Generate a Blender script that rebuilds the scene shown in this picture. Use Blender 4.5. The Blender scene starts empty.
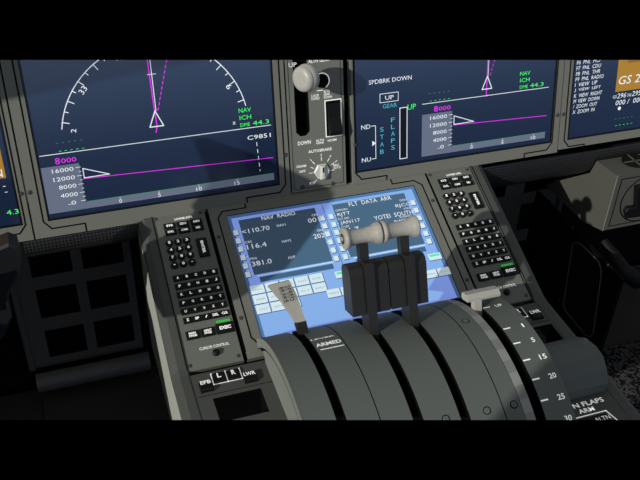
import bpy, bmesh, math
from mathutils import Vector, Matrix
PI = math.pi
C = bpy.context.scene.collection
V = Vector
# ------------------------------------------------------------------ places (millimetres; the origin is
# the middle of the line where the instrument panel meets the sloping centre console)
TA, TB = math.radians(12), math.radians(21.57)
class Frame:
    def __init__(s, o, ex, ev, en): s.o, s.ex, s.ev, s.en = V(o), V(ex).normalized(), V(ev).normalized(), V(en).normalized()
    def p(s, u, v, n=0): return s.o + s.ex*u + s.ev*v + s.en*n
FA = Frame((0,0,0), (1,0,0), (0,math.sin(TA),math.cos(TA)), (0,-math.cos(TA),math.sin(TA)))     # instrument panel
FB = Frame((0,0,0), (1,0,0), (0,math.cos(TB),math.sin(TB)), (0,-math.sin(TB),math.cos(TB)))     # console deck
FW = Frame((0,0,0), (1,0,0), (0,1,0), (0,0,1))
def front(y): return Frame((0,y,0), (1,0,0), (0,0,1), (0,-1,0))                                  # upright plane facing the cabin
DV, DN, DR = -385, -46, 180                                                                       # drum of the quadrant
def dp(x, a, r=DR):
    a = math.radians(a); return FB.p(x, DV + r*math.cos(a), DN + r*math.sin(a))
def drum_frame(x, a, r=DR):
    t = math.radians(a)
    rad = FB.ev*math.cos(t) + FB.en*math.sin(t)
    tan = FB.ev*math.sin(t) - FB.en*math.cos(t)       # towards the front of the aircraft
    return Frame(dp(x, a, r), (1,0,0), tan, rad)
BASE_Z = 750.0
# the cockpit is modelled between two section planes, where the part of it that is known ends
EYE = V((-342.28, -969.37, 672.78))
SECTIONS = [(V((-0.21983, -0.71585, -0.66275)), EYE), (V((0.10821, 0.40204, 0.90921)), EYE)]

# ------------------------------------------------------------------ materials
MATS = {}
def mat(name, col, rough=.6, metal=0, emit=0, spec=.5, bump=0, bscale=400, var=0):
    m = bpy.data.materials.new(name); m.use_nodes = True
    nt = m.node_tree; b = nt.nodes['Principled BSDF']
    lin = [((c/255)/12.92 if c/255 <= .04045 else ((c/255+.055)/1.055)**2.4) for c in col] + [1]
    b.inputs['Base Color'].default_value = lin
    b.inputs['Roughness'].default_value = rough
    b.inputs['Metallic'].default_value = metal
    b.inputs['Specular IOR Level'].default_value = spec
    if emit:
        b.inputs['Emission Color'].default_value = lin; b.inputs['Emission Strength'].default_value = emit
    if bump or var:
        tc = nt.nodes.new('ShaderNodeTexCoord'); n = nt.nodes.new('ShaderNodeTexNoise')
        n.inputs['Scale'].default_value = bscale; n.inputs['Detail'].default_value = 3
        nt.links.new(tc.outputs['Object'], n.inputs['Vector'])
        if bump:
            bp = nt.nodes.new('ShaderNodeBump'); bp.inputs['Strength'].default_value = bump; bp.inputs['Distance'].default_value = .0006
            nt.links.new(n.outputs['Fac'], bp.inputs['Height']); nt.links.new(bp.outputs['Normal'], b.inputs['Normal'])
        if var:
            mx = nt.nodes.new('ShaderNodeMix'); mx.data_type = 'RGBA'
            mx.inputs[6].default_value = [c*(1-var) for c in lin[:3]]+[1]; mx.inputs[7].default_value = [c*(1+var) for c in lin[:3]]+[1]
            nt.links.new(n.outputs['Fac'], mx.inputs[0]); nt.links.new(mx.outputs[2], b.inputs['Base Color'])
    MATS[name] = m; return m
PANEL = mat('panel_grey_paint', (118,119,110), .6, bump=.12, bscale=900, var=.08, spec=.3)
DECK = mat('console_grey_paint', (106,110,101), .6, bump=.15, bscale=900, var=.08, spec=.3)
WALLM = mat('side_wall_pale_paint', (168,171,160), .6, bump=.15, bscale=600, var=.08, spec=.3)
RAILM = mat('rail_grey_paint', (76,78,74), .6, bump=.15, bscale=600, var=.1, spec=.3)
DRUM = mat('quadrant_grey_paint', (92,97,93), .62, bump=.15, bscale=700, var=.1, spec=.3)
DRUMS = mat('quadrant_edge_paint', (128,132,124), .5, spec=.3)
BLACK = mat('black_gap', (6,6,6), .8, spec=.1)
KEY = mat('black_key_plastic', (13,13,13), .55, spec=.25)
LEVER = mat('black_lever_plastic', (38,37,35), .45, spec=.4, bump=.1, bscale=500)
DUCTM = mat('dark_duct_rubber', (17,17,17), .6, spec=.2)
YOKEM = mat('dark_yoke_plastic', (26,28,31), .45, spec=.4, bump=.1, bscale=300)
WHITE = mat('white_lettering', (235,235,230), .6, emit=.35)
STRIPA = mat('ribbed_strip_pale', (138,140,136), .5)
STRIPB = mat('ribbed_strip_grey', (122,124,120), .5)
PALE = mat('pale_knob_plastic', (205,205,196), .4)
GRIP = mat('pale_grip_plastic', (172,170,160), .4, bump=.05, bscale=300, var=.12)
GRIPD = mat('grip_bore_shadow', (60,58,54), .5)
SPOOL = mat('thrust_grip_metal', (176,172,162), .38, metal=.1, bump=.08, bscale=250, var=.2)
LINING = mat('cabin_lining', (45,45,45), .8)
FOOT = mat('footwell_black_paint', (74,72,69), .5, bump=.1, bscale=300, var=.2)
FOOTB = mat('footwell_brown_lining', (46,42,38), .8, var=.2, bscale=80)
BOXM = mat('side_box_grey_paint', (80,80,74), .6, bump=.2, bscale=500, var=.1)
BOXL = mat('side_box_edge_highlight', (150,150,142), .5)  # painted highlight along the front edge of the side box
GREEN = mat('green_lamp', (40,170,60), .5, emit=.5)
# display colours
def dmat(name, col, e, ior=1.5, glow=None, rough=.3):
    m = mat(name, col, rough, emit=e, spec=.5)
    if glow: m.node_tree.nodes['Principled BSDF'].inputs['Emission Color'].default_value = (*glow, 1)
    m.node_tree.nodes['Principled BSDF'].inputs['IOR'].default_value = ior; return m
SCR = dmat('display_night_blue', (30,46,72), 1, 1.95, (.0010,.0012,.004), .14)
D_W = dmat('display_white', (205,210,215), .7)
D_M = dmat('display_magenta', (205,40,215), .8)
D_G = dmat('display_green', (60,215,90), .8)
D_DG = dmat('display_dim_green', (50,130,80), .7)
D_C = dmat('display_cyan', (70,160,175), .6)
D_GR = dmat('display_grey_band', (92,100,118), .55)
D_BK = dmat('display_black', (12,14,24), .3)
D_O = dmat('display_amber_panel', (165,122,40), .4)
D_OD = dmat('display_amber_dark', (120,90,35), .6)
L_RIM = dmat('touch_display_rim_blue', (80,125,165), 1, glow=(.02,.04,.11))
L_BG = dmat('touch_display_blue', (105,165,170), 1, glow=(.14,.18,.55))
L_DK = dmat('touch_display_slate', (78,118,150), 1, glow=(.006,.008,.012))
L_STR = dmat('touch_display_strip', (72,112,150), 1, glow=(.006,.012,.03))
L_KEY = dmat('touch_display_key', (205,225,230), .4)
L_SH = dmat('touch_display_key_edge', (48,70,110), .5)
L_GR = dmat('touch_display_green', (70,190,150), .8)
L_INK = dmat('touch_display_ink', (140,155,180), .6)

# woven mesh of the band under the panel
def mesh_mat():
    m = mat('woven_black_mesh', (20,20,21), .5)
    nt = m.node_tree; b = nt.nodes['Principled BSDF']
    tc = nt.nodes.new('ShaderNodeTexCoord'); mp = nt.nodes.new('ShaderNodeMapping')
    mp.inputs['Rotation'].default_value = (.1, .8, 0)
    ck = nt.nodes.new('ShaderNodeTexChecker'); ck.inputs['Scale'].default_value = 300
    ck.inputs[1].default_value = (.027,.027,.029,1); ck.inputs[2].default_value = (.002,.002,.002,1)
    nt.links.new(tc.outputs['Object'], mp.inputs['Vector']); nt.links.new(mp.outputs['Vector'], ck.inputs['Vector'])
    nt.links.new(ck.outputs['Color'], b.inputs['Base Color'])
    return m
WEAVE = mesh_mat()
def carpet_mat():
    m = mat('speckled_grey_carpet', (60,60,60), .95, spec=.1)
    nt = m.node_tree; b = nt.nodes['Principled BSDF']
    tc = nt.nodes.new('ShaderNodeTexCoord'); n = nt.nodes.new('ShaderNodeTexNoise'); n.inputs['Scale'].default_value = 200; n.inputs['Detail'].default_value = .5
    r = nt.nodes.new('ShaderNodeValToRGB'); r.color_ramp.elements[0].position = .4; r.color_ramp.elements[1].position = .62
    r.color_ramp.elements[0].color = (.004,.004,.004,1); r.color_ramp.elements[1].color = (.06,.06,.06,1)
    nt.links.new(tc.outputs['Object'], n.inputs['Vector']); nt.links.new(n.outputs['Fac'], r.inputs[0]); nt.links.new(r.outputs[0], b.inputs['Base Color'])
    bp = nt.nodes.new('ShaderNodeBump'); bp.inputs['Strength'].default_value = .6; bp.inputs['Distance'].default_value = .002
    nt.links.new(n.outputs['Fac'], bp.inputs['Height']); nt.links.new(bp.outputs['Normal'], b.inputs['Normal'])
    return m
CARPET = carpet_mat()

# ------------------------------------------------------------------ mesh builder
def orient(poly):
    a = sum(poly[i-1][0]*poly[i][1]-poly[i][0]*poly[i-1][1] for i in range(len(poly)))
    return poly if a > 0 else poly[::-1]
def inset(poly, d):
    out = []; n = len(poly)
    for i in range(n):
        p0, p1, p2 = V(poly[i-1]), V(poly[i]), V(poly[(i+1)%n])
        e1, e2 = (p1-p0).normalized(), (p2-p1).normalized()
        n1, n2 = V((-e1.y, e1.x)), V((-e2.y, e2.x))
        b = n1+n2; k = b.dot(n1)
        out.append(tuple(p1 + b*(d/max(k,.3)*1.0)) if k > 1e-6 else tuple(p1+n1*d))
    return out
def rrect(u0, u1, v0, v1, r, seg=4):
    pts = []
    for cx, cy, a0 in ((u1-r,v1-r,0),(u0+r,v1-r,90),(u0+r,v0+r,180),(u1-r,v0+r,270)):
        for i in range(seg+1):
            a = math.radians(a0+90*i/seg); pts.append((cx+r*math.cos(a), cy+r*math.sin(a)))
    return pts
def circle(cu, cv, r, n=20): return [(cu+r*math.cos(2*PI*i/n), cv+r*math.sin(2*PI*i/n)) for i in range(n)]
class MB:
    def __init__(s): s.v, s.f, s.m, s.sm, s.mats = [], [], [], [], []
    def mi(s, m):
        if m not in s.mats: s.mats.append(m)
        return s.mats.index(m)
    def add(s, vs, fs, m, smooth=False):
        b = len(s.v); s.v += [V(x) for x in vs]; k = s.mi(m)
        for f in fs: s.f.append([b+i for i in f]); s.m.append(k); s.sm.append(smooth)
        return s
    def prism(s, fr, poly, n0, n1, m, ch=0, top=None, bottom=True):
        poly = orient(poly); n = len(poly); lay = [(poly, n0)]
        if ch: lay += [(poly, n1-ch), (inset(poly, ch), n1)]
        else: lay += [(poly, n1)]
        vs = [fr.p(u, v, h) for P, h in lay for u, v in P]; fs = []
        for L in range(len(lay)-1):
            for i in range(n): j = (i+1)%n; fs.append([L*n+i, L*n+j, (L+1)*n+j, (L+1)*n+i])
        if bottom: fs.append(list(range(n))[::-1])
        s.add(vs, fs, m)
        s.add([fr.p(u, v, n1) for u, v in lay[-1][0]], [list(range(n))], top or m)
        return s
    def box(s, fr, u0, u1, v0, v1, n0, n1, m, ch=0, top=None):
        return s.prism(fr, [(u0,v0),(u1,v0),(u1,v1),(u0,v1)], n0, n1, m, ch, top)
    def flat(s, fr, poly, h, m): return s.add([fr.p(u, v, h) for u, v in poly], [list(range(len(poly)))], m)
    def rect(s, fr, u0, u1, v0, v1, h, m): return s.flat(fr, [(u0,v0),(u1,v0),(u1,v1),(u0,v1)], h, m)
    def line(s, fr, pts, w, h, m, closed=False, th=.0):
        P = list(pts) + ([pts[0]] if closed else [])
        if m.name.startswith('display'): w = w*.74
        for a, b in zip(P, P[1:]):
            a, b = V(a), V(b); e = (b-a).normalized(); n = V((-e.y, e.x))*w/2; a = a-e*w*.3; b = b+e*w*.3
            q = [tuple(a-n), tuple(b-n), tuple(b+n), tuple(a+n)]
            if th: s.prism(fr, q, h-th, h, m)
            else: s.flat(fr, q, h, m)
        return s
    def dash(s, fr, a, b, w, h, m, on, off):
        a, b = V(a), V(b); L = (b-a).length; e = (b-a)/L; t = 0
        while t < L: s.line(fr, [tuple(a+e*t), tuple(a+e*min(t+on, L))], w, h, m); t += on+off
        return s
    def frame(s, fr, u0, u1, v0, v1, w, h, m): return s.line(fr, [(u0,v0),(u1,v0),(u1,v1),(u0,v1)], w, h, m, True)
    def plate(s, fr, u0, u1, v0, v1, holes, n0, n1, m, inner=None):
        us = sorted({u0,u1}|{h[0] for h in holes}|{h[1] for h in holes}); vs = sorted({v0,v1}|{h[2] for h in holes}|{h[3] for h in holes})
        us = [u for u in us if u0<=u<=u1]; vs = [v for v in vs if v0<=v<=v1]
        def solid(i, j):
            if not (0<=i<len(us)-1 and 0<=j<len(vs)-1): return False
            cu, cv = (us[i]+us[i+1])/2, (vs[j]+vs[j+1])/2
            return not any(h[0]<cu<h[1] and h[2]<cv<h[3] for h in holes)
        for i in range(len(us)-1):
            for j in range(len(vs)-1):
                if not solid(i,j): continue
                a,b,c,d = us[i],us[i+1],vs[j],vs[j+1]
                s.add([fr.p(a,c,n1),fr.p(b,c,n1),fr.p(b,d,n1),fr.p(a,d,n1)], [[0,1,2,3]], m)
                s.add([fr.p(a,c,n0),fr.p(b,c,n0),fr.p(b,d,n0),fr.p(a,d,n0)], [[3,2,1,0]], m)
                for (di,dj,p,q) in ((-1,0,(a,c),(a,d)),(1,0,(b,d),(b,c)),(0,-1,(b,c),(a,c)),(0,1,(a,d),(b,d))):
                    if not solid(i+di,j+dj):
                        ins = 0<=i+di<len(us)-1 and 0<=j+dj<len(vs)-1
                        s.add([fr.p(*p,n0),fr.p(*q,n0),fr.p(*q,n1),fr.p(*p,n1)], [[0,1,2,3]], (inner or m) if ins else m)
        return s
    def lathe(s, p0, ax, prof, m, seg=20, cap=True):
        p0 = V(p0); ax = V(ax).normalized(); a = ax.orthogonal().normalized(); b = ax.cross(a); vs = []
        for t, r in prof:
            for k in range(seg):
                w = 2*PI*k/seg; vs.append(p0+ax*t+(a*math.cos(w)+b*math.sin(w))*r)
        fs = [[L*seg+k, L*seg+(k+1)%seg, (L+1)*seg+(k+1)%seg, (L+1)*seg+k] for L in range(len(prof)-1) for k in range(seg)]
        s.add(vs, fs, m, True)
        if cap:
            s.add(vs[:seg], [list(range(seg))[::-1]], m); s.add(vs[-seg:], [list(range(seg))], m)
        return s
    def tube(s, pts, r, m, seg=10, closed=False):
        pts = [V(p) for p in pts]; n = len(pts); rs = r if isinstance(r, (list,tuple)) else [r]*n; vs = []; up = None
        for i in range(n):
            t = (pts[(i+1)%n]-pts[i-1]) if (closed or 0<i<n-1) else (pts[1]-pts[0] if i==0 else pts[-1]-pts[-2])
            t.normalize()
            up = t.orthogonal().normalized() if up is None else (up-t*up.dot(t)).normalized()
            b = t.cross(up)
            for k in range(seg): w = 2*PI*k/seg; vs.append(pts[i]+(up*math.cos(w)+b*math.sin(w))*rs[i])
        R_ = n if closed else n-1
        fs = [[i*seg+k, i*seg+(k+1)%seg, ((i+1)%n)*seg+(k+1)%seg, ((i+1)%n)*seg+k] for i in range(R_) for k in range(seg)]
        s.add(vs, fs, m, True)
        if not closed: s.add(vs[:seg], [list(range(seg))], m); s.add(vs[-seg:], [list(range(seg))], m)
        return s
    def text(s, fr, txt, u, v, w, h, m, n=.3, rot=0, slant=0, bold=.0, spin=None):
        """lettering centred on (u, v), w wide and h high"""
        cu = bpy.data.curves.new('t', 'FONT'); cu.body = txt; cu.resolution_u = 2; cu.size = 1; cu.offset = bold
        cu.align_x = 'LEFT'; cu.space_line = .85
        ob = bpy.data.objects.new('t', cu); C.objects.link(ob)
        dg = bpy.context.evaluated_depsgraph_get(); me = bpy.data.meshes.new_from_object(ob.evaluated_get(dg))
        pts = [x.co.copy() for x in me.vertices]; fs = [list(p.vertices) for p in me.polygons]
        bpy.data.objects.remove(ob); bpy.data.curves.remove(cu); bpy.data.meshes.remove(me)
        if not pts: return s
        x0, x1 = min(p.x for p in pts), max(p.x for p in pts); y0, y1 = min(p.y for p in pts), max(p.y for p in pts)
        c, si = math.cos(math.radians(rot)), math.sin(math.radians(rot)); out = []
        for p in pts:
            a = ((p.x-x0)/(x1-x0+1e-9)-.5)*w; b = ((p.y-y0)/(y1-y0+1e-9)-.5)*h; a += slant*b
            out.append(fr.p(u+a*c-b*si, v+a*si+b*c, n))
        return s.add(out, fs, m)
    def screw(s, fr, u, v, r=2.4):
        s.prism(fr, circle(u, v, r*1.25, 14), 0, .25, BLACK); s.prism(fr, circle(u, v, r, 14), 0, .8, FOOT, .3)
        s.line(fr, [(u-r*.6,v-r*.3),(u+r*.6,v+r*.3)], .5, .85, BLACK); return s
    def ring(s, fr, u, v, r0, r1, a0, a1, h, m, seg=16):
        P = [(r, math.radians(a0+(a1-a0)*i/seg)) for i in range(seg+1) for r in (r0, r1)]
        vs = [fr.p(u+r*math.cos(a), v+r*math.sin(a), h) for r, a in P]
        return s.add(vs, [[2*i,2*i+1,2*i+3,2*i+2] for i in range(seg)], m)
    def arc(s, x0, x1, a0, a1, r0, r1, m, seg=28, side=None, smooth=True):
        """a curved slab of the drum between two radii"""
        vs = []
        for i in range(seg+1):
            a = a0+(a1-a0)*i/seg; vs += [dp(x0,a,r0), dp(x0,a,r1), dp(x1,a,r1), dp(x1,a,r0)]
        q = lambda j, k: [[4*i+j, 4*i+k, 4*i+4+k, 4*i+4+j] for i in range(seg)]
        s.add(vs, q(1,2), m, smooth); s.add(vs, q(0,1)+q(2,3), side or m); s.add(vs, q(3,0)+[[0,1,2,3],[4*seg,4*seg+1,4*seg+2,4*seg+3]], side or m)
        return s
    def build(s, name, parent=None, label=None, cut=True):
        bm = bmesh.new(); bv = [bm.verts.new(p) for p in s.v]
        for f, m, k in zip(s.f, s.m, s.sm):
            try: fc = bm.faces.new([bv[i] for i in f])
            except ValueError: continue
            fc.material_index = m; fc.smooth = k
        bmesh.ops.remove_doubles(bm, verts=bm.verts, dist=.0005)
        for n, p in (SECTIONS if cut else []):
            bmesh.ops.bisect_plane(bm, geom=bm.verts[:]+bm.edges[:]+bm.faces[:], plane_co=p, plane_no=n, clear_outer=True, dist=1e-4)
        if not bm.faces: bm.free(); return None
        bmesh.ops.recalc_face_normals(bm, faces=bm.faces)
        for e in bm.edges:
            if len(e.link_faces) == 2 and e.calc_face_angle(0) > .7: e.smooth = False
        o0 = wloc(parent)
        for v in bm.verts: v.co = (v.co+V((0,0,BASE_Z)))/1000 - o0
        me = bpy.data.meshes.new(name); bm.to_mesh(me); bm.free()
        for m in s.mats: me.materials.append(m)
        o = bpy.data.objects.new(name, me); C.objects.link(o)
        if parent: o.parent = parent
        if label: o['label'] = label
        return o
def wloc(o):
    t = V((0,0,0))
    while o: t += o.location; o = o.parent
    return t
def thing(name, label, cat, at, group=None, kind=None):
    o = bpy.data.objects.new(name, None); C.objects.link(o); o.empty_display_size = .05
    o.location = (V(at)+V((0,0,BASE_Z)))/1000
    if label: o['label'] = label
    if cat: o['category'] = cat
    if group: o['group'] = group
    if kind: o['kind'] = kind
    return o
def tag(o, label=None, cat=None, group=None, kind=None):
    if o is None: return o
    if label: o['label'] = label
    if cat: o['category'] = cat
    if group: o['group'] = group
    if kind: o['kind'] = kind
    return o

# ------------------------------------------------------------------ instrument panel: four display units
TOPV = 262
def display_unit(label, u0, u1, s0, s1, sb, seam_l, seam_r, feet, draw, vb=-4, group='wide displays along the instrument panel'):
    t = thing('display_unit', label, 'display', FA.p((u0+u1)/2, vb, 0), group)
    h = MB(); h.plate(FA, u0, u1, vb, TOPV, [(s0-3, s1+3, sb-3, TOPV+20)], -14, 0, PANEL, BLACK)
    # engraved seam round the bezel
    f0, f1 = feet
    pts = [(seam_l, TOPV), (seam_l, sb-3), (seam_l+9, sb-14), (f0, sb-14), (f0, vb+.3)]
    h.line(FA, pts, 1.9, .25, BLACK, th=.6)
    pts = [(seam_r, TOPV), (seam_r, sb-3), (seam_r-9, sb-14), (f1, sb-14), (f1, vb+.3)]
    h.line(FA, pts, 1.9, .25, BLACK, th=.6)
    h.build('bezel', t)
    g = MB(); g.box(FA, s0-3, s1+3, sb-3, TOPV, -13, -3.0, BLACK)
    g.box(FA, s0-2.6, s1+2.6, sb-2.6, TOPV, -3.0, -.9, D_BK, .3)
    g.rect(FA, s0, s1, sb, TOPV, -.7, SCR)
    draw(g); g.build('screen', t)
    for u, v in ((u0+4.3, 62), (u1-4.3, 62)):
        if u0 > -430 or u > -420: MB().screw(FA, u, v).build('screw', t)
    return t
H = -.4     # height of the pictures on the glass
def vsd(g, uL, uR, sep0, sep1, xn, labels, tw):
    """altitude profile strip at the foot of a map display"""
    g.line(FA, [(sep0,108),(sep1,108)], 1.2, H, D_W)
    g.text(FA, '8', uL+22, 98.5, 6, 8.5, D_M, H); g.text(FA, '000', uL+36, 98, 19, 6.2, D_M, H)
    g.rect(FA, uL, uL+48, 28, 92, H-.1, D_GR)
    g.rect(FA, uL+48, uR, 28, 37.5, H-.1, D_GR)
    g.line(FA, [(uL+50,37.8),(uR,37.8)], .8, H, D_DG)
    for i, (tx, w) in enumerate((('16000',27),('12000',27),('8000',22),('4000',22),('0',6))):
        v = 85.5-i*11.6; g.text(FA, tx, uL+40-w/2 - (0 if tx != '0' else 4), v, w, 5.6, D_W, H)
        g.line(FA, [(uL+43,v+1),(uL+49,v+1)], .9, H, D_W)
        if i < 4: g.line(FA, [(uL+46,v-5),(uL+49,v-5)], .8, H, D_W)
    g.line(FA, [(uL+26,37.5),(uL+29.5,37.5)], .9, H, D_W)
    g.line(FA, [(uL+51,70),(uR,70-(uR-uL)*.03)], 1.2, H, D_M)
    g.line(FA, [(uL+51.5,71),(uL+51.5,84),(uL+84,71.3)], 1.5, H+.05, D_W, True)
    for x, tx in zip(xn, labels): g.text(FA, tx, x, 31.5, 3.8*len(tx), 5.4, D_W, H); g.line(FA, [(x,34.6),(x,38)], .7, H, D_W)
def nav_labels(g, u, v0):
    g.text(FA, 'NAV', u, v0, 17, 6, D_G, H); g.text(FA, 'ICH', u, v0-10, 16, 6, D_G, H)
    g.text(FA, 'DME', u-1, v0-20.3, 13.5, 5, D_G, H); g.text(FA, '44.3', u+21, v0-19.8, 23, 6, D_G, H)
def green_dots(g, u, v, n=5):
    for k in range(n):
        g.line(FA, [(u+k*7.5,v),(u+k*7.5+2.6,v+.4)], .8, H, D_DG); g.line(FA, [(u+2+k*7.2,v-11),(u+k*7.2+4.6,v-10.6)], .8, H, D_G)
def draw_left(g):
    cu, cv, R = -219, 116.3, 122
    for sgn in (1, -1):
        for k in range(0, 27):
            a = 90+sgn*(79-3*k) ; b = 90+sgn*(79-3*(k+1))
            P = [(cu+R*math.cos(math.radians(x)), cv+R*math.sin(math.radians(x))) for x in (a,b)]
            g.line(FA, P, 1.6, H, D_W)
        for k in range(0, 11):
            a = math.radians(90+sgn*(75-k*6.7)); L = 8.5 if k%2 == 0 else 5
            g.line(FA, [(cu+R*math.cos(a), cv+R*math.sin(a)), (cu+(R-L)*math.cos(a), cv+(R-L)*math.sin(a))], 1.5, H, D_W)
    g.text(FA, '33', -305.5, 186, 10, 7.5, D_W, H, rot=48); g.text(FA, 'N', -256, 222, 6, 8, D_W, H)
    g.text(FA, '2', -325, 135.5, 5, 6.5, D_W, H, rot=80); g.text(FA, '6', -120, 168, 6, 7.5, D_W, H, rot=-60); g.text(FA, 'z', -117, 117.5, 4, 3.5, D_W, H)
    g.line(FA, [(-229,127),(-211,127),(-220,148)], 1.9, H+.05, D_W, True)
    g.line(FA, [(-222,119),(-219.6,127),(-220.5,150),(-222.5,262)], 1.7, H, D_M); g.line(FA, [(-218.6,148),(-218,262)], 1.3, H, D_W)
    g.line(FA, [(-224,196),(-213,196)], .9, H, D_W)
    g.dash(FA, (-216,148), (-189,240), 1.3, H, D_M, 4, 3)
    nav_labels(g, -101, 133.5); green_dots(g, -349, 122)
    vsd(g, -373, -66.5, -371.6, -66.6, (-271,-208.5,-146,-84-200), ('0','5'), 0) if False else vsd(g, -373, -66.5, -371.6, -66.6, (-280,-228,-173.5,-120), ('0','5','10','15'), 0)
    g.text(FA, 'C9851', -84, 94, 33, 6, D_W, H); g.dash(FA, (-88,86), (-86,44), 1.2, H, D_W, 5, 5)
display_unit('wide left display showing compass arc, magenta course line and the fix C9851', -395.6, -43.8, -373, -62, 21.7, -382, -50.5, (-330,-108), draw_left)

def draw_right(g):
    g.text(FA, 'SPDBRK DOWN', 110.6, 149.6, 65, 6.2, D_W, H)
    g.frame(FA, 94.5, 122.5, 118.5, 131, 1.1, H, D_W); g.text(FA, 'UP', 109, 124.6, 13, 6, D_W, H)
    g.text(FA, 'GEAR', 109.6, 112.6, 22, 6, D_C, H)
    g.rect(FA, 125, 136.2, 30, 107, H, D_BK); g.frame(FA, 125, 136.2, 30, 107, 1.5, H+.1, D_W); g.text(FA, 'UP', 143.5, 106.5, 13, 8, D_G, H)
    g.text(FA, 'ND', 72.5, 86, 14, 6.4, D_W, H); g.text(FA, 'NU', 72.5, 36.5, 14, 6.4, D_W, H)
    g.line(FA, [(81,86),(87.3,86),(87.3,36.5),(81,36.5)], 1.2, H, D_W)
    g.flat(FA, [(82,56),(82,64),(87.5,60)], H+.1, D_W)
    for i, c in enumerate('STAB'): g.text(FA, c, 97, 79-i*11.2, 6, 6.6, D_C, H)
    for i, c in enumerate('FLAPS'): g.text(FA, c, 114.2, 91-i*10.4, 6, 6.6, D_C, H)
    g.line(FA, [(255.5,118),(271.5,118),(263.4,137)], 1.8, H+.05, D_W, True)
    g.line(FA, [(263,107),(263,262)], 1.7, H, D_M); g.line(FA, [(264.6,137),(264.6,262)], 1, H, D_W); g.dash(FA, (268,138), (285,200), 1.1, H, D_M, 3.5, 3)
    nav_labels(g, 326, 134); green_dots(g, 170, 122)
    vsd(g, 159.8, 367.6, 160, 367.6, (242,294,347), ('0','5','10'), 0)
display_unit('wide display right of the lever panel reading SPDBRK DOWN beside a flap bar', 51.5, 391.6, 58, 376.5, 21.7, 55.5, 380.8, (104,333), draw_right, 1)

def draw_far(g):
    for i, tx in enumerate(('F6  PNL  MCP','F7  PNL  CDU','F8  PNL  THR','F9  PNL  RADIO','I  VIEW  UP','J  VIEW  LEFT','K  VIEW  RIGHT','M  VIEW  DOWN','/  ZOOM  OUT','X  ZOOM  IN')):
        w = len(tx)*3.55; g.text(FA, tx, 414+w/2, 139.6-i*8.55, w, 5.8, D_W, H, slant=.12)
    g.rect(FA, 488, 620, 85.5, 262, H-.1, D_O); g.rect(FA, 505, 620, 129, 262, H, D_OD)
    g.text(FA, 'GS 296', 522, 103, 60, 13, D_W, H+.1, slant=.15)
    g.text(FA, 'GS', 488, 78, 7, 5, D_W, H, slant=.15); g.text(FA, '296', 501, 78.5, 16, 8, D_W, H, slant=.15); g.text(FA, 'TAS', 514.5, 77.5, 8, 5, D_W, H, slant=.15); g.text(FA, '295', 528, 79, 16, 8, D_W, H, slant=.15)
    g.text(FA, '000 /  000', 516, 67.5, 50, 8, D_W, H, slant=.15); g.prism(FA, circle(499,58,3,10), H-.1, H, D_W); green_dots(g, 493, 41)
display_unit('far right display listing key commands beside an amber block', 393.4, 640, 411, 600, 21.7, 402.5, 618, (440,590), draw_far, 5)
def draw_farleft(g):
    g.rect(FA, -520, -416.2, 86, 262, H-.1, D_O); g.text(FA, 'N', -424, 93, 9, 10, D_W, H)
    g.text(FA, '4.3', -417, 39, 15, 6.5, D_G, H)
    g.line(FA, [(-422,75),(-419,75)], 1, H, D_W); g.line(FA, [(-421,67),(-418,67)], 1, H, D_W)
display_unit('left edge display with an amber block, the letter N and green 4.3', -560, -397.8, -540, -410.5, 21.7, -541, -404.5, (-520,-428), draw_farleft)

# ------------------------------------------------------------------ centre panel between the two big displays
t = thing('lever_panel', 'narrow grey panel with white wheel-shaped lever knob and AUTOBRAKE dial between two displays', 'control panel', FA.p(0,0,0))
m = MB(); m.plate(FA, -41.3, 40.5, 3.5, TOPV, [(-31,-11,86,200)], -18, 0, PANEL, BLACK)
m.box(FA, -33, -9, 84, 202, -20, -17.5, BLACK)
for a, b in ((-31,1),(-11,-1)):       # rounded foot of the slot
    m.flat(FA, [(a,86),(a+b*6,86),(a,92)], 0, PANEL)
m.line(FA, [(-38,TOPV),(-38,8),(36.5,8),(36.5,TOPV)], .7, .2, BLACK)
m.text(FA, 'UP', -31, 187, 11, 6, WHITE); m.text(FA, 'DOWN', -20, 76, 19, 5.6, WHITE, bold=.02)
m.text(FA, 'ALTN GEAR', 6, 189, 30, 5, WHITE, bold=.02)
m.text(FA, 'LOCK\nOVRD', -1, 139, 12, 8, WHITE, bold=.02); m.text(FA, 'ALTN\nGEAR\nDOWN', 17, 141, 12, 12, WHITE, bold=.02)
m.text(FA, 'ALTN\nGEAR', 3, 74.5, 12, 7, WHITE, bold=.02); m.text(FA, 'NORM', 21, 74, 13, 3.6, WHITE, bold=.02)
m.text(FA, 'AUTOBRAKE', 2.5, 61.6, 35, 4.4, WHITE, bold=.02)
m.text(FA, 'DISARM', -26, 42, 14, 3.6, WHITE, bold=.02); m.text(FA, 'OFF', -25, 34, 9, 3.6, WHITE, bold=.02); m.text(FA, 'RTO', -11, 14, 8, 4, WHITE, bold=.02)
m.text(FA, 'MAX\nAUTO', 27, 34, 11, 7.6, WHITE, bold=.02)
for a in (30, 58, 90, 128): 
    c, s_ = math.cos(math.radians(a)), math.sin(math.radians(a)); m.line(FA, [(4+17*c,29+17*s_),(4+22*c,29+22*s_)], 1.1, .3, WHITE); m.line(FA, [(4+24*c,29+24*s_),(4+27*c,29+27*s_)], 1.1, .3, WHITE)
for a in (0, 150, 178, 232):
    c, s_ = math.cos(math.radians(a)), math.sin(math.radians(a)); m.line(FA, [(4+14*c,29+14*s_),(4+19*c,29+19*s_)], .9, .3, WHITE)
m.build('faceplate', t)
for u, v in ((-26,10),(20,8)): MB().screw(FA, u, v, 2.6).build('screw', t)
m = MB(); m.frame(FA, 12.5, 35.8, 80, 132, 1.7, .4, WHITE); m.box(FA, 13.3, 35, 80.8, 131.2, -.5, .8, BLACK)
m.build('switch_frame', t)
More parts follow.
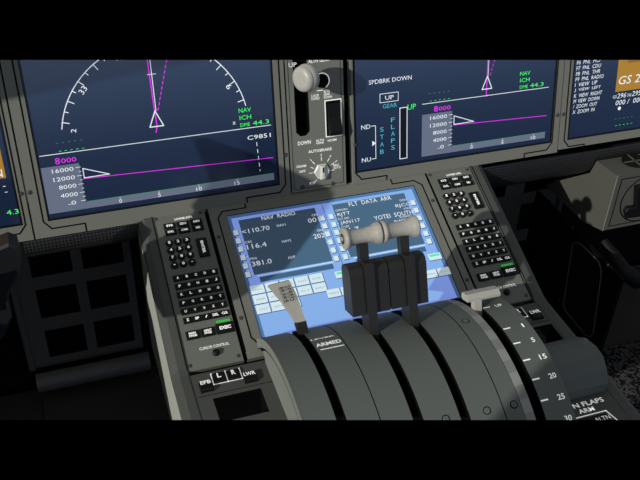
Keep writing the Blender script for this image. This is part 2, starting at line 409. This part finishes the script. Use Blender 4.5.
m = MB(); pr = [(15,84,3),(15,103,10),(15,108,9),(15,129,2)]
vs = [FA.p(u, v, n) for u in (15.5, 33.5) for v, n in ((83,1),(83,9),(90,12),(107,5),(128,3),(128,1))]
m.add(vs, [[0,1,2,3,4,5],[11,10,9,8,7,6]]+[[i,(i+1)%6,(i+1)%6+6,i+6] for i in range(6)], KEY); m.build('rocker_switch', t, 'black rocker switch')
m = MB(); m.prism(FA, circle(9,160.5,9.5,24), 0, 3, BLACK, .8); m.ring(FA, 9, 160.5, 10, 11.6, -60, 120, .5, WHITE); m.line(FA, [(2,147.5),(10,147.5)], 1.2, .4, WHITE); m.build('push_button', t, 'round black button with a white ring')
m = MB(); k = FA.p(-24,177,38); ax = (FA.ex*-.86 + FA.en*.5)
m.tube([FA.p(-20,172,-15), FA.p(-16,176,30), k-ax*2], 6.5, LEVER, 12)
gl = m.build('gear_lever', t, 'lever with a pale wheel-shaped knob')
m = MB(); m.lathe(k-ax*11, ax, [(0,9),(1.5,14.5),(4,17),(7,18.2),(11,18.6),(14.5,17.6),(16,16.6),(17,17.2),(20,16.6),(22.5,14),(23.5,10),(23,3)], GRIP, 32); m.build('knob', gl, 'pale wheel-shaped knob')
m = MB(); hexp = [(4+12.5*math.cos(math.radians(30+60*i+30)), 30+12.5*math.sin(math.radians(30+60*i+30))) for i in range(6)]
m.prism(FA, hexp, 0, 3.5, PALE, 1.5); m.prism(FA, [(0,19),(8,19),(7,40),(1,40)], 3, 7.5, PALE, 2); m.rect(FA, 3, 5, 30, 37.5, 7.6, KEY); m.build('rotary_knob', t, 'pale six-sided rotary selector knob')

# lower filler strip between panel and console
# ------------------------------------------------------------------ woven band under the panel
t = thing('woven_band', 'black woven mesh bolster hanging under the instrument panel', 'bolster', (100, 10, -10))
def band(x0, x1, k=1):
    m = MB(); prof = [(y, -5+(z+5)*k) for y, z in [(-1,-5),(-3,-14),(-2,-24),(4,-34),(14,-42),(28,-47),(45,-48),(45,-5)]]
    n = len(prof); m.add([FW.p(x, y, z) for x in (x0,x1) for y, z in prof], [[i,(i+1)%n,(i+1)%n+n,i+n] for i in range(n-1)], WEAVE, True)
    m.add([FW.p(x, y, z) for x in (x0,x1) for y, z in prof], [list(range(n)), list(range(n,2*n))], FOOT); return m
band(-412, -258).build('left_length', t); band(256, 466, 1.4).build('right_length', t); band(466, 640).build('end_length', t)

# ------------------------------------------------------------------ console: body, rails, deck
t = thing('centre_console', 'grey sloping centre console body with raised side rails', 'console', FB.p(0,-250,-200))
prof = [(6,2),(-60,-23.7),(-140,-55.3),(-214,-84.6),(-224,-86.2),(-280,-86.2),(-340,-86.2),(-400,-86.6),(-520,-88)]
FD = Frame((0,0,-86), (1,0,0), (0,1,0), (0,0,1))        # level deck behind the sloping part
for sg in (-1, 1):
    m = MB(); vs = []
    for y, z in prof: vs += [V((sg*241,y,z-30)), V((sg*241,y,z+.5)), V((sg*242.5,y,z+1.2)), V((sg*253,y,z+1.2)), V((sg*261,y,z-3.5)), V((sg*263,y,z-9))]
    k = 6; L = len(prof)
    m.add(vs, [[i*k+j, i*k+j+1, (i+1)*k+j+1, (i+1)*k+j] for i in range(L-1) for j in range(k-1)], RAILM)
    m.line(FB, [(sg*242.2,3),(sg*242.2,-232)], 1.3, 1.5, BLACK); m.build('side_rail', t)
    m = MB(); vs = []
    for y, z in prof: vs += [V((sg*263,y,z-8)), V((sg*263,y,-236)), V((sg*240,y,-238)), V((sg*236,y,-420))]
    m.add(vs[:], [[i*4, i*4+1, (i+1)*4+1, (i+1)*4] for i in range(L-1)], WALLM)
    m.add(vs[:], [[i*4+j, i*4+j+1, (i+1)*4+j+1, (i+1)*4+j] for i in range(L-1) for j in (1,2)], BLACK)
    m.build('side_wall', t)
for sg in (-1, 1):
    a, b = sorted((sg*241, sg*143.5)); h0, h1 = (-222,-163) if sg < 0 else (165,239)
    m = MB(); m.plate(FD, a, b, -520, -223, [(h0, h1, -308, -269)], -4, 0, RAILM, BLACK)
    m.box(FD, h0-2, h1+2, -310, -267, -52, -50, BLACK)
    for q in (h0-1, h1+1): m.box(FD, q-1, q+1, -309, -268, -51, -3, BLACK)
    m.line(FD, [(a+2,-262.5),(b-2,-262.5)], .8, .2, BLACK); m.line(FD, [(a+1,-223.6),(b-1,-223.6)], 1.6, .2, BLACK)
    m.build('switch_deck', t)
m = MB(); m.box(FB, -243, 243, -224, -5, -40, -12, BLACK); m.build('core', t)
# switch strips
def switch_strip(u0, label, e0, e1):
    t2 = thing('display_select_switches', label, 'switch panel', FD.p(u0,-240,0), 'display selector switches aft of the keypads')
    m = MB(); m.frame(FD, u0-18, u0, -247.5, -229, 1.3, .6, WHITE); m.frame(FD, u0, u0+18, -247.5, -229, 1.3, .6, WHITE)
    m.text(FD, 'EFB', u0+e0, -245, 13, 6, WHITE, 5.3, bold=.03); m.text(FD, 'LWR', u0+e1, -246, 15, 6, WHITE, 5.3, bold=.03); m.build('lettering', t2)
    for k, c in ((-9,'L'),(9,'R')):
        m = MB(); m.box(FD, u0+k-7.8, u0+k+7.8, -246.5, -230, 0, 3, KEY, .8); m.text(FD, c, u0+k, -236, 5, 8, WHITE, 3.1, bold=.03); m.build('push_switch', t2)
    for k in (e0, e1):
        m = MB(); m.box(FD, u0+k-8, u0+k+8, -257, -242, 0, 5, KEY, 1.5); m.build('push_switch', t2)
switch_strip(-198, 'L and R selector keys marked EFB and LWR, left of the quadrant', -27.5, 27)
switch_strip(198, 'partly hidden L and R selector keys marked LWR, right of the quadrant', -27, 29)

# ------------------------------------------------------------------ keypads
def keypad(uc, label):
    """uc: u of the first letter column"""
    o = uc
    t = thing('multifunction_keypad', label, 'keypad', FB.p(o+24,-110,0), 'black-keyed keypads beside the touch display')
    m = MB(); m.box(FB, o-14.2, o+57, -233.5, 3, -10, 0, DECK, .8)
    m.text(FB, 'LOWER DSPL', o+27, -8.5, 25, 3.4, WHITE, bold=.04)
    m.text(FB, 'CURSOR CONTROL', o+25, -206.5, 38, 4, WHITE, bold=.01)
    
    m.build('faceplate', t)
    for u, v in ((o-10,-3),(o+51.5,-4),(o-10,-226),(o+51.5,-226)): MB().screw(FB, u, v, 2).build('screw', t)
    def key(u, v, w, h, tx, tw=None, th=3.6, rot=0, z=2.6):
        m = MB(); m.box(FB, u-w/2, u+w/2, v-h/2, v+h/2, 0, z, KEY, .7)
        if tx: m.text(FB, tx, u, v, tw or min(w*.7, 2.6*len(tx)+1), th, WHITE, z+.15, rot=rot, bold=.05)
        m.build('key', t)
    for r, row in enumerate((('SYS','CDU','INFO'),('CHKL','COMM','ND'))):
        for c, tx in enumerate(row): key(o+5.5+18.6*c, -18.5-10.2*r, 15.5, 8.6, tx, 9 if len(tx)>2 else 6)
    for r, row in enumerate(('123','456','789','.0-')):
        for c, tx in enumerate(row):
            u, v = o+11.8*c, -45.5-11.8*r
            m = MB(); m.prism(FB, circle(u,v,5.2,16), 0, 2.6, KEY, .8); m.text(FB, tx if tx != '-' else '+/-', u, v+.5, 3 if tx in '1-.' else 3.6, 4.4 if tx.isdigit() else 1.6, WHITE, 2.75, bold=.04); m.build('key', t)
    key(o+42.5, -61, 14, 29, 'ENTER', 20, 4, rot=-90, z=3.2)
    for r, row in enumerate((list('ABCDE'),list('FGHIJ'),list('KLMNO'),list('PQRST'),list('UVWXY'),['Z','SP','/','DEL','CLR'])):
        for c, tx in enumerate(row): key(o+12.05*c, -101-12.65*r, 11.3, 8.4, tx, {1:3.2,2:5.5,3:7.8}[len(tx)], 3.8)
    key(o+2, -186, 17, 11.5, 'PREV\nPAGE', 10, 6.5, z=3.2); key(o+21.5, -186, 17, 11.5, 'NEXT\nPAGE', 10, 6.5, z=3.2)
    key(o+44, -185, 23, 14, 'EXEC', 15, 5, z=3.6)
    m = MB(); m.box(FB, o+35, o+53, -175.8, -172.6, 0, 1.2, GREEN, .3); m.build('lamp_bar', t, 'green lamp bar above the EXEC key')
    m = MB(); m.prism(FB, circle(o+25,-216,4.5,16), 0, 5, KEY, 1.5); m.build('knob', t)
keypad(-227.3, 'black-keyed keypad on the left side of the blue touch display')
keypad(182.6, 'black-keyed keypad on the right side of the blue touch display')

# ------------------------------------------------------------------ lower touch display
t = thing('touch_display', 'tilted blue touch display with NAV RADIO and FLT DATA pages between the two keypads', 'display', FB.p(0,-115,0))
m = MB(); m.plate(FB, -165, 165, -233, 6, [(-141.5,141.5,-217.5,-16)], -12, 0, PANEL, BLACK)
m.line(FB, [(-112,-1),(-112,-8),(-146,-8),(-154,-18),(-154,-205),(-146,-217)], 1.8, .25, BLACK, th=.6)
m.line(FB, [(110,3),(110,-8),(144,-8),(154,-18),(154,-215)], 1.8, .25, BLACK, th=.6)
m.line(FB, [(-166.5,4),(-166.5,-222)], 2.6, .2, BLACK); m.line(FB, [(166.5,4),(166.5,-222)], 2.6, .2, BLACK)
m.build('bezel', t)
for u, v in ((-160,-48),(160,-48),(-160,-175),(160,-185)): MB().screw(FB, u, v, 2.2).build('screw', t)
g = MB(); HB = -.2
g.box(FB, -141.5, 141.5, -217.5, -16, -6, -1.2, BLACK); g.rect(FB, -141, 141, -217, -16.5, -1.1, L_RIM)
g.rect(FB, -136.5, -4.6, -124, -21.5, -.9, L_BG); g.rect(FB, -3.6, 136, -124, -21.5, -.9, L_BG); g.rect(FB, -136.5, 136, -211, -124, -.9, L_BG)
for a, b in ((-127.5,-16),(10,122)):
    g.rect(FB, a, b, -116, -26.3, HB-.5, L_DK); g.rect(FB, a+6, b-2, -128.5, -120.5, HB-.5, L_STR)
    g.line(FB, [(a+4,-118.2),(b,-118.2)], 1.2, HB-.3, L_KEY)
for u, sd in ((-135,1),(-10,-1),(3.5,1),(130,-1)):
    for k in range(6):
        v = -45.5-13.6*k
        g.rect(FB, u-3.7, u+3.9, v-5.4, v+4, HB-.4, L_SH); g.rect(FB, u-3.7, u+3, v-4.2, v+4, HB-.3, L_KEY)
        g.line(FB, [(u+5.3*sd-.7,v),(u+5.3*sd+.7,v)], 1, HB, L_KEY)
def BT(tx, u0, u1, v, h, m_=D_W): g.text(FB, tx, (u0+u1)/2, v, u1-u0, h, m_, HB+.1, bold=.0)
BT('NAV  RADIO', -95, -46, -29.8, 6.6)
BT('<110.70', -127, -88, -46.5, 7.2); BT('NAV1', -77, -64.5, -46, 3.8); BT('001', -31.8, -15, -46.5, 7.2); BT('CRS', -24, -15, -38.5, 3.4)
BT('CRS', -127, -117.5, -64, 3.6); BT('116.4', -126.3, -99, -71.8, 7.4); BT('NAV2', -77, -64, -72.6, 3.8); BT('202', -31.2, -15.6, -73.5, 7.4); BT('CRS', -24, -15, -65, 3.4)
BT('FRQ', -127, -117.5, -91, 3.6); BT('381.0', -126.3, -99, -99.3, 7.4); BT('ADF', -76, -65.5, -99.5, 3.8)
BT('FLT  DATA  ARR', 34.5, 100, -30.8, 6.8)
BT('ORIGIN', 12, 30, -37.5, 3.2); BT('RJTT', 12.6, 32, -45.6, 7); BT('DEST', 111, 123, -38.5, 3.2); BT('RJCC', 101.5, 124, -47.4, 7)
BT('FLT NO', 12, 28, -52.5, 3.2); BT('JAN117', 12.6, 42.3, -59.8, 7); BT('STAR', 112, 123, -53.5, 3.2); BT('YOTEI  SOUTH', 63.5, 123.5, -61, 7)
BT('COST', 12, 24, -66.5, 3.2); BT('56.7', 12.3, 36.5, -73, 7); BT('RUNWAY', 101, 120, -66.5, 3.2); BT('RWY19R', 91, 120, -73.5, 7)
def tkey(u0, u1, v0, v1, tx=None, green=False):
    g.rect(FB, u0, u1+.9, v0-1.1, v1, HB-.35, L_SH); g.rect(FB, u0, u1, v0, v1, HB-.25, L_KEY)
    if tx: g.text(FB, tx, (u0+u1)/2, (v0+v1)/2-.5, (u1-u0)*.68, 3, L_INK, HB)
    if green: g.rect(FB, u0+2, u1-2, v1-5, v1-1.5, HB, L_GR)
names = (('NAV','COM1','COM2','ADF','DME'),('XPDR','ATC','TCAS','ALT','BARO'),('TEST','DATA','MSG'))
for r, row in enumerate(names):
    for c, tx in enumerate(row): tkey(-138+20.6*c, -119.3+20.6*c, -144.6-15*r, -131.4-15*r, tx)
for o in (-19.5, 119): tkey(o, o+19, -144.5, -134, None, True)
for o in (-39, 83.5):
    for k in range(3): tkey(o+20*k, o+18.4+20*k, -171, -158.7, 'MIN')
g.build('screen', t)

# ------------------------------------------------------------------ thrust quadrant
t = thing('thrust_quadrant', 'rounded grey throttle quadrant with slots, levers and white grips', 'throttle quadrant', FB.p(0,-385,-60))
A0, A1 = 20, 122
secs = [(-148.5,-115.5),(-104.5,-69.6),(-68.4,-34),(-22.5,18.5),(29.8,69.8),(71,92.5),(104.2-.8,104.0)]
def sheet(x0, x1, name='cover_strip', letters=None, mt=DRUM):
    m = MB(); m.arc(x0, x1, A0, A1, DR-16, DR, mt, 36, side=BLACK)
    if letters: letters(m)
    return m.build(name, t)
def dtext(m, tx, x, a, w, h, rot=0): m.text(drum_frame(x, a, DR), tx, x*0+0, 0, w, h, WHITE, .5, rot=rot, bold=.02)
def armed(m):
    m.text(drum_frame(-87, 53, DR), 'ARMED', 0, 0, 31, 8, WHITE, .5, bold=.03); m.rect(drum_frame(-86, 56.5, DR), -14.5, 14.5, -.8, .8, .5, WHITE)
    m.text(drum_frame(-89, 48, DR), 'LEVER', 0, 0, 30, 3, WHITE, .6, bold=.03)
    m.text(drum_frame(-89, 102.0, DR), 'UP', 0, 0, 16, 8, WHITE, .5, bold=.03)
sheet(-148.5, -115.5)
sheet(-104.5, -69.6, letters=armed); sheet(-68.4, -34); sheet(-22.5, 18.5); sheet(29.8, 69.8); sheet(71, 92.3)
m = MB()
for i in range(20):
    a = A0+(A1-A0)*i/20; b = A0+(A1-A0)*(i+1)/20; m.arc(92.6, 103.6, a, b, DR-16, DR+.2, STRIPA if i%2 else STRIPB, 2, side=BLACK)
m.build('grip_strip', t, 'pale ribbed strip')
def marks(m):
    for a, tx in ((51.3,'UP'),(67.1,'1'),(75,'5'),(82.8,'15'),(90.7,'20'),(98.7,'25'),(106.5,'30')):
        f = drum_frame(121, a, DR); m.rect(f, -4.6, 4.6, -.9, .9, .4, WHITE)
        m.text(f, tx, 21 if a != 51.3 else 16, -.5 if a != 51.3 else -1, {'1':2.2,'5':4.4}.get(tx, 9), 6.6, WHITE, .5, bold=.015)
m = MB(); m.arc(115.8, 148.8, A0, A1, DR-16, DR, DRUM, 36, side=BLACK); marks(m); m.build('flap_scale', t, 'curved flap scale marked UP to 30')
# inner body and the side cheeks
m = MB(); m.arc(-141, 147.5, A0-2, A1+2, 60, DR-24, BLACK, 30); m.build('core', t)
m = MB(); m.arc(-151.4, -148.6, A0, A1, 168, DR, DRUM, 36, side=DRUMS); m.arc(-146, -143.5, A0, A1, 50, 170, DRUM, 36, side=DRUMS)
def ringline(m, x, r, a0, a1, w):
    vs = []
    for i in range(31):
        a = a0+(a1-a0)*i/30; vs += [dp(x,a,r-w), dp(x,a,r)]
    m.add(vs, [[2*i,2*i+1,2*i+3,2*i+2] for i in range(30)], BLACK)
ringline(m, -151.6, 168.6, A0, A1, 1.4); m.build('side_cheek', t, 'pale left side cheek with an engraved curve')
m = MB(); m.arc(148.8, 151.6, A0, A1, 60, DR, DRUM, 36, side=DRUM); m.build('side_cheek', t)
for x, a in ((82,57.7),(51,97.4),(84,97.6),(2,96.8)):
    f = drum_frame(x, a, DR); m = MB(); m.prism(f, circle(0,0,4.6,16), -1, .35, BLACK); m.prism(f, circle(0,0,3.6,16), 0, .8, DRUM, .3); m.build('bolt', t)
# thrust levers
def thrust_lever(xs, bx0, bx1, gx0, gx1, flare):
    a = 47; f = drum_frame(xs, a, 0)       # n is the radius
    m = MB(); m.box(f, -5.5, 5.5, -5, 6, 130, 288, LEVER, 1); m.box(f, -5.6, 5.6, -19, -4, 150, 266, LEVER, 1.2)
    lv = m.build('thrust_lever', t, 'black thrust lever with a pale spool grip')
    m = MB()
    for b0, b1 in ((bx0-xs, -6.6), (6.6, bx1-xs)):
        prof = [(-15,203),(-15,254),(-12.5,260),(-7,263),(6,263),(12,260),(14,254),(14,203)]
        fr = Frame(f.o + f.ex*b0, f.ev, f.en, f.ex); m.prism(fr, prof, 0, b1-b0, LEVER, 0)
    m.build('reverser_block', lv, 'black rounded block hanging under the grip')
    m = MB(); L = gx1-gx0; p0 = drum_frame(gx0, 47, 295).o
    pr = [(0,9.5),(.8,12.6),(2.5,13.6),(4.5,13.4),(6,12),(9,10.6),(L*.35,9.1),(L*.55,8.9),(L*.75,10),(L-8,12),(L-5,13.2),(L-2.5,13.6),(L-.8,12.2),(L,9.5)]
    m.lathe(p0, (1,0,0), pr, SPOOL, 28)
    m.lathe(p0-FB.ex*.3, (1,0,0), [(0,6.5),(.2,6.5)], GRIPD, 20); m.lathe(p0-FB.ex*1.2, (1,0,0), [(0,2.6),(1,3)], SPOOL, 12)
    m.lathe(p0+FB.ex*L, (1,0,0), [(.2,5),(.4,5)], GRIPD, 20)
    m.build('grip', lv, 'pale waisted spool-shaped grip')
thrust_lever(-29.5, -53, -5.5, -53, -6, 1); thrust_lever(22, -4, 43.5, -5.5, 41, 1)
# speedbrake lever: steel arm widening to a flat paddle lettered SPEED BRAKE
m = MB(); 
def quadbar(m, pts, mt, th=6):
    """a flat bar through rows of (left, right) points, th thick towards the deck"""
    vs = []
    for (a, b) in pts:
        A, B = V(a), V(b); vs += [FB.p(*A), FB.p(*B), FB.p(B.x, B.y+th*.3, B.z-th), FB.p(A.x, A.y+th*.3, A.z-th)]
    k = len(pts); m.add(vs, [[4*i+j, 4*i+(j+1)%4, 4*i+4+(j+1)%4, 4*i+4+j] for i in range(k-1) for j in range(4)]+[[0,1,2,3],[4*k-4,4*k-3,4*k-2,4*k-1]], mt)
quadbar(m, [((-107,-268,30),(-95,-268,30)),((-106,-250,58),(-95.5,-250,58)),((-111.5,-231.5,76),(-98.5,-231.5,76))], LEVER, 10)
sb = m.build('speedbrake_lever', t, 'speedbrake lever leaning forward with a pale paddle')
m = MB(); quadbar(m, [((-110.5,-233,77),(-99.5,-233,77)),((-124,-209,94),(-104.5,-207,94)),((-136.5,-192,106),(-111.5,-190,106)),((-137,-190,104),(-112,-188,104))], GRIP, 9)
# lettering on the paddle
A_, B_ = FB.p(-98.5,-233,77), FB.p(-110,-190,108); C_ = FB.p(-112,-233,77); D_ = FB.p(-136.5,-192,108)
mid0, mid1 = (A_+C_)/2, (B_+D_)/2; ax = (mid1-mid0).normalized(); wd = (B_-D_).normalized(); nn = wd.cross(ax).normalized(); ax = nn.cross(wd)
pf = Frame(mid0+(mid1-mid0)*.70, wd, ax, nn)
m.text(pf, 'SPEED', 4.2, 0, 20, 5.2, KEY, 1.2, rot=-80); m.text(pf, 'BRAKE', -4.2, 0, 20, 5.2, KEY, 1.2, rot=-80); m.build('paddle', sb, 'pale paddle lettered SPEED BRAKE')
# flap lever
m = MB(); m.box(drum_frame(109.5, 50, 0), -5, 5, -4, 5, 140, 193, GRIP, 1); fl = m.build('flap_lever', t, 'pale flap lever with a crosswise handle')
m = MB()
hp = [(-9,0),(-6,-5.5),(6,-6),(9,-3),(8,4),(2,6.5),(-6,5)]
f = Frame(drum_frame(96, 48.5, 196).o, drum_frame(0,48.5).ev, drum_frame(0,48.5).en, (1,0,0)); m.prism(f, [(-9,-2),(-8,-5),(7,-5),(9,-1),(7,4),(-4,4)], 0, 46, GRIP, 1.4); m.build('handle', fl)

# hand rest (rounded cover) and alternate flaps panel right of the quadrant
t = thing('rounded_cover', 'dark grey rounded cover standing on the console right of the flap scale', 'cover', FB.p(225,-360,0))
m = MB(); fr = Frame((172,0,0), (0,1,0), (0,0,1), (1,0,0))
m.prism(fr, [(-398,-86),(-397,-72),(-388,-58),(-374,-46),(-356,-44),(-340,-48),(-322,-62),(-314,-86)], 0, 71, DRUM, 5); m.build('cover', t)
t = thing('flap_switch_panel', 'switch panel lettered N FLAPS ARM beside the lower end of the flap scale', 'switch panel', FD.p(208,-430,0))
m = MB(); m.box(FD, 150, 240, -515, -400, 0, 1.2, RAILM); m.text(FD, 'N FLAPS', 206.5, -408.5, 42, 7, WHITE, 1.5, bold=.02); m.text(FD, 'ARM', 198, -418, 21, 6.5, WHITE, 1.5, bold=.02)
m.line(FD, [(178,-425.5),(220,-425.5),(232,-470)], 1.6, 1.5, WHITE); m.build('faceplate', t)
m = MB(); m.box(FD, 180, 217, -470, -429, 1, 3, KEY, .5); m.text(FD, 'ALTN', 208, -436, 20, 6, WHITE, 3.2); m.build('push_switch', t)

# ------------------------------------------------------------------ side box on the right with round dial
t = thing('side_equipment_box', 'grey angular box at the right edge with a round framed black handle', 'equipment box', (520,-20,-70))
m = MB(); side = [(-60,-19),(-5,-24),(4,-52),(70,-106),(113,-143),(-9,-141),(-60,-124)]
vs = [V((x,y,z)) for x in (467,720) for y,z in side]; n = 7
m.add(vs, [list(range(n))[::-1], list(range(n,2*n))]+[[i,(i+1)%n,(i+1)%n+n,i+n] for i in range(n)], BOXM)
F6 = front(-60); m.line(F6, [(467.5,-19),(467.5,-124)], 1.6, .3, BOXL)
m.line(F6, [(477,-27),(477,-117),(720,-117)], 1.6, .5, BLACK); m.line(F6, [(477,-27),(720,-27)], 1.6, .5, BLACK)
Ft = Frame((0,0,-18), (1,0,0), (0,1,0), (0,0,1))
m.build('case', t)
m = MB(); m.ring(F6, 532, -72, 43, 45, 0, 360, .6, BLACK, 40); m.build('ring', t)
m = MB(); m.prism(F6, [(496,-88),(499,-81),(514,-82),(504,-42),(560,-42),(560,-106),(503,-103)], 0, 8, KEY, 2); m.build('handle', t, 'black angular handle inside the round frame')
m = MB(); Fg = Frame((505,-30,-14), (.95,.3,0), (-.3,.95,0), (0,0,1)); m.prism(Frame((500,-36,-18.5),(1,0,0),(0,1,0),(0,0,1)), circle(22,8,21,24), -3, -1.2, KEY); m.box(FW, 520.5, 523.5, -50, -8, -23, -19.2, BOXM); m.box(FW, 502, 541, -29.5, -26.5, -23, -19.2, BOXM); m.build('vent', t, 'round black vent with a grey cross')

# ------------------------------------------------------------------ footwells
F12 = front(120)
t = thing('footwell_grille', 'black grid frame with square openings in the left footwell', 'grille', (-350,120,-250))
m = MB(); holes = [(c, c+w, b, b+58) for c, w in ((-419,61),(-342,62)) for b in (-326,-241,-158,-80)]
m.plate(F12, -446, -268, -345, 20, holes, -8, 0, FOOT, BLACK); m.box(F12, -455, -444, -345, 20, 0, 6, FOOT, 2)
m.add([V((x, 120+y, -358+z)) for x in (-446,-262) for y, z in [(18*math.cos(a)-18, 18*math.sin(a)) for a in [math.radians(90+i*22.5) for i in range(9)]]],
      [[i,i+1,i+10,i+9] for i in range(8)], FOOT, True)
m.build('frame', t)
t = thing('footwell_grille', 'black grid frame with square openings in the right footwell', 'grille', (420,120,-250))
m = MB(); holes = [(c, c+w, b, b+58) for c, w in ((342,50),(430,61)) for b in (-326,-241,-158,-80)]
m.plate(F12, 268, 520, -345, 20, holes, -8, 0, FOOT, BLACK); m.box(F12, 506, 516, -345, 20, 0, 6, FOOT, 2); m.build('frame', t)
def st(m, name, cut=True): return tag(m.build(name, cut=cut), kind='structure')
m = MB(); m.box(F12, -700, 900, -520, 60, -30, -24, BLACK); st(m, 'wall_front')
m = MB(); m.box(FW, -443, -240, -420, 100, -402, -392, FOOTB); m.box(FW, -700, 900, -700, 130, -420, -402, FOOTB); st(m, 'floor')
m = MB(); m.box(FW, 300, 720, -600, -72, -400, -392, CARPET, 2); o = m.build('carpet'); tag(o, 'speckled grey carpet at the lower right beside the console', 'carpet', kind='stuff')
# right wall with hatch
Fx = Frame((450,0,0), (0,1,0), (0,0,1), (-1,0,0))
m = MB(); m.box(Fx, -150, 110, -400, -152, -6, 0, BLACK); st(m, 'wall_right')
t = thing('access_hatch', 'black hatch with rounded corners and thin pale rim in the right footwell', 'hatch', (450,-70,-230))
hp = [(-22,-172),(-30,-165),(-42,-160),(-92,-158),(-103,-166),(-108,-178),(-127,-285),(-122,-297),(-112,-303),(-50,-303),(-38,-296)]
m = MB(); m.prism(Fx, hp, -.5, 2.5, DUCTM, .8); m.build('door', t)
m = MB(); m.tube([Fx.p(u, v, 3) for u, v in hp], 1.1, RAILM, 6, True); m.build('rim', t)
for u, v in ((-8,-150),(-112,-150),(-140,-320),(-20,-300)): MB().screw(Fx, u, v, 3).build('screw', t)
t = thing('air_duct', 'dark bent duct under the side equipment box', 'duct', (520,-100,-160))
m = MB(); m.tube([V((494,-40,-164)), V((498,-62,-176)), V((508,-85,-196)), V((530,-95,-212)), V((640,-95,-210)), V((700,-88,-250)), V((720,-85,-398))], [7,11,14,17,17,17,17], DUCTM, 12); m.build('pipe', t)

# captain's control wheel horn at the left edge
t = thing('control_yoke', 'dark grey control wheel horn at the left edge', 'control wheel', (-430,-100,0))
m = MB(); fy = front(-100); m.prism(fy, [(-480,30),(-456,54),(-436,68),(-420,73),(-411,66),(-410,48),(-416,28),(-430,6),(-436,-12),(-436,-38),(-450,-66),(-480,-94)], -14, 12, YOKEM, 3); m.build('horn', t)
m = MB(); fz = Frame((-530,0,0), (0,1,0), (0,0,1), (1,0,0))       # added unseen plate, outlined to cast the wheel's shadow on panel and console
m.prism(fz, [(-164,263),(-214,259),(-288,239),(-310,205),(-332,153),(-323,108),(-286,68),(-240,72),(-179,108),(-192,140),(-178,165),(-187,209)], 0, 22, YOKEM, 4); m.build('horn_shadow_caster', t, cut=False)
m = MB(); m.tube([V((-520,-210,110)), V((-500,-150,40)), V((-530,-60,-60)), V((-560,20,-160)), V((-570,40,-403))], [14,18,22,24,26], YOKEM, 12); m.build('column', t, cut=False)

m = MB(); Fl = Frame((-900,0,0), (0,-1,0), (0,0,1), (1,0,0))    # u runs aft
m.prism(Fl, [(-300,-420),(1500,-420),(1500,85),(505,85),(481,100),(391,159),(260,172),(-300,172)], -20, 0, LINING); m.box(Fl, 948, 1500, 128, 1100, -20, 0, LINING)
m.prism(Fl, [(60,231),(221,406),(348,544),(352,700),(352,1100),(-300,1100),(-300,128),(20,128)], -20, 0, LINING); st(m, 'wall_left_gobo', False)  # unseen side wall; sill, pillar and header shaped to cast shade inside

# ------------------------------------------------------------------ camera, light
R = Matrix(((0.94832419,0.16766005,-0.26939069),(-0.316158,0.57134019,-0.75737343),(0.02693246,0.80340556,0.59482279)))
cam = bpy.data.cameras.new('camera'); co = bpy.data.objects.new('camera', cam); C.objects.link(co)
cam.sensor_width = 36; cam.lens = 36*850/640; cam.clip_start = .01
co.matrix_world = Matrix.Translation((EYE+V((0,0,BASE_Z)))/1000) @ R.to_4x4()
bpy.context.scene.camera = co
sun = bpy.data.lights.new('sun', 'SUN'); sun.energy = 3.1; sun.angle = math.radians(.6); sun.color = (1,.98,.92)
so = bpy.data.objects.new('sun', sun); C.objects.link(so)
SUN_DIR = V((.82,.43,-.375)).normalized()
so.rotation_euler = SUN_DIR.to_track_quat('-Z','Y').to_euler()
w = bpy.data.worlds.new('sky'); bpy.context.scene.world = w; w.use_nodes = True; nt = w.node_tree
bg = nt.nodes['Background']; tc = nt.nodes.new('ShaderNodeTexCoord'); sx = nt.nodes.new('ShaderNodeSeparateXYZ'); r = nt.nodes.new('ShaderNodeValToRGB')
nt.links.new(tc.outputs['Generated'], sx.inputs[0]); mr = nt.nodes.new('ShaderNodeMapRange'); mr.inputs[1].default_value = -1; mr.inputs[2].default_value = 1
nt.links.new(sx.outputs['Z'], mr.inputs[0]); nt.links.new(mr.outputs[0], r.inputs[0]); nt.links.new(r.outputs[0], bg.inputs[0])
e = r.color_ramp.elements; e[0].position = .34; e[0].color = (0,0,0,1); e[1].position = .75; e[1].color = (.30,.31,.33,1)
for ps, cl in ((.41,(.015,.02,.04)),(.455,(.08,.12,.22)),(.50,(.40,.58,.95)),(.55,(.34,.38,.45))): k = e.new(ps); k.color = (*cl,1)
bg.inputs[1].default_value = .9
vs_ = bpy.context.scene.view_settings; vs_.view_transform = 'Standard'; vs_.look = 'None'; vs_.gamma = 1; vs_.exposure = 0
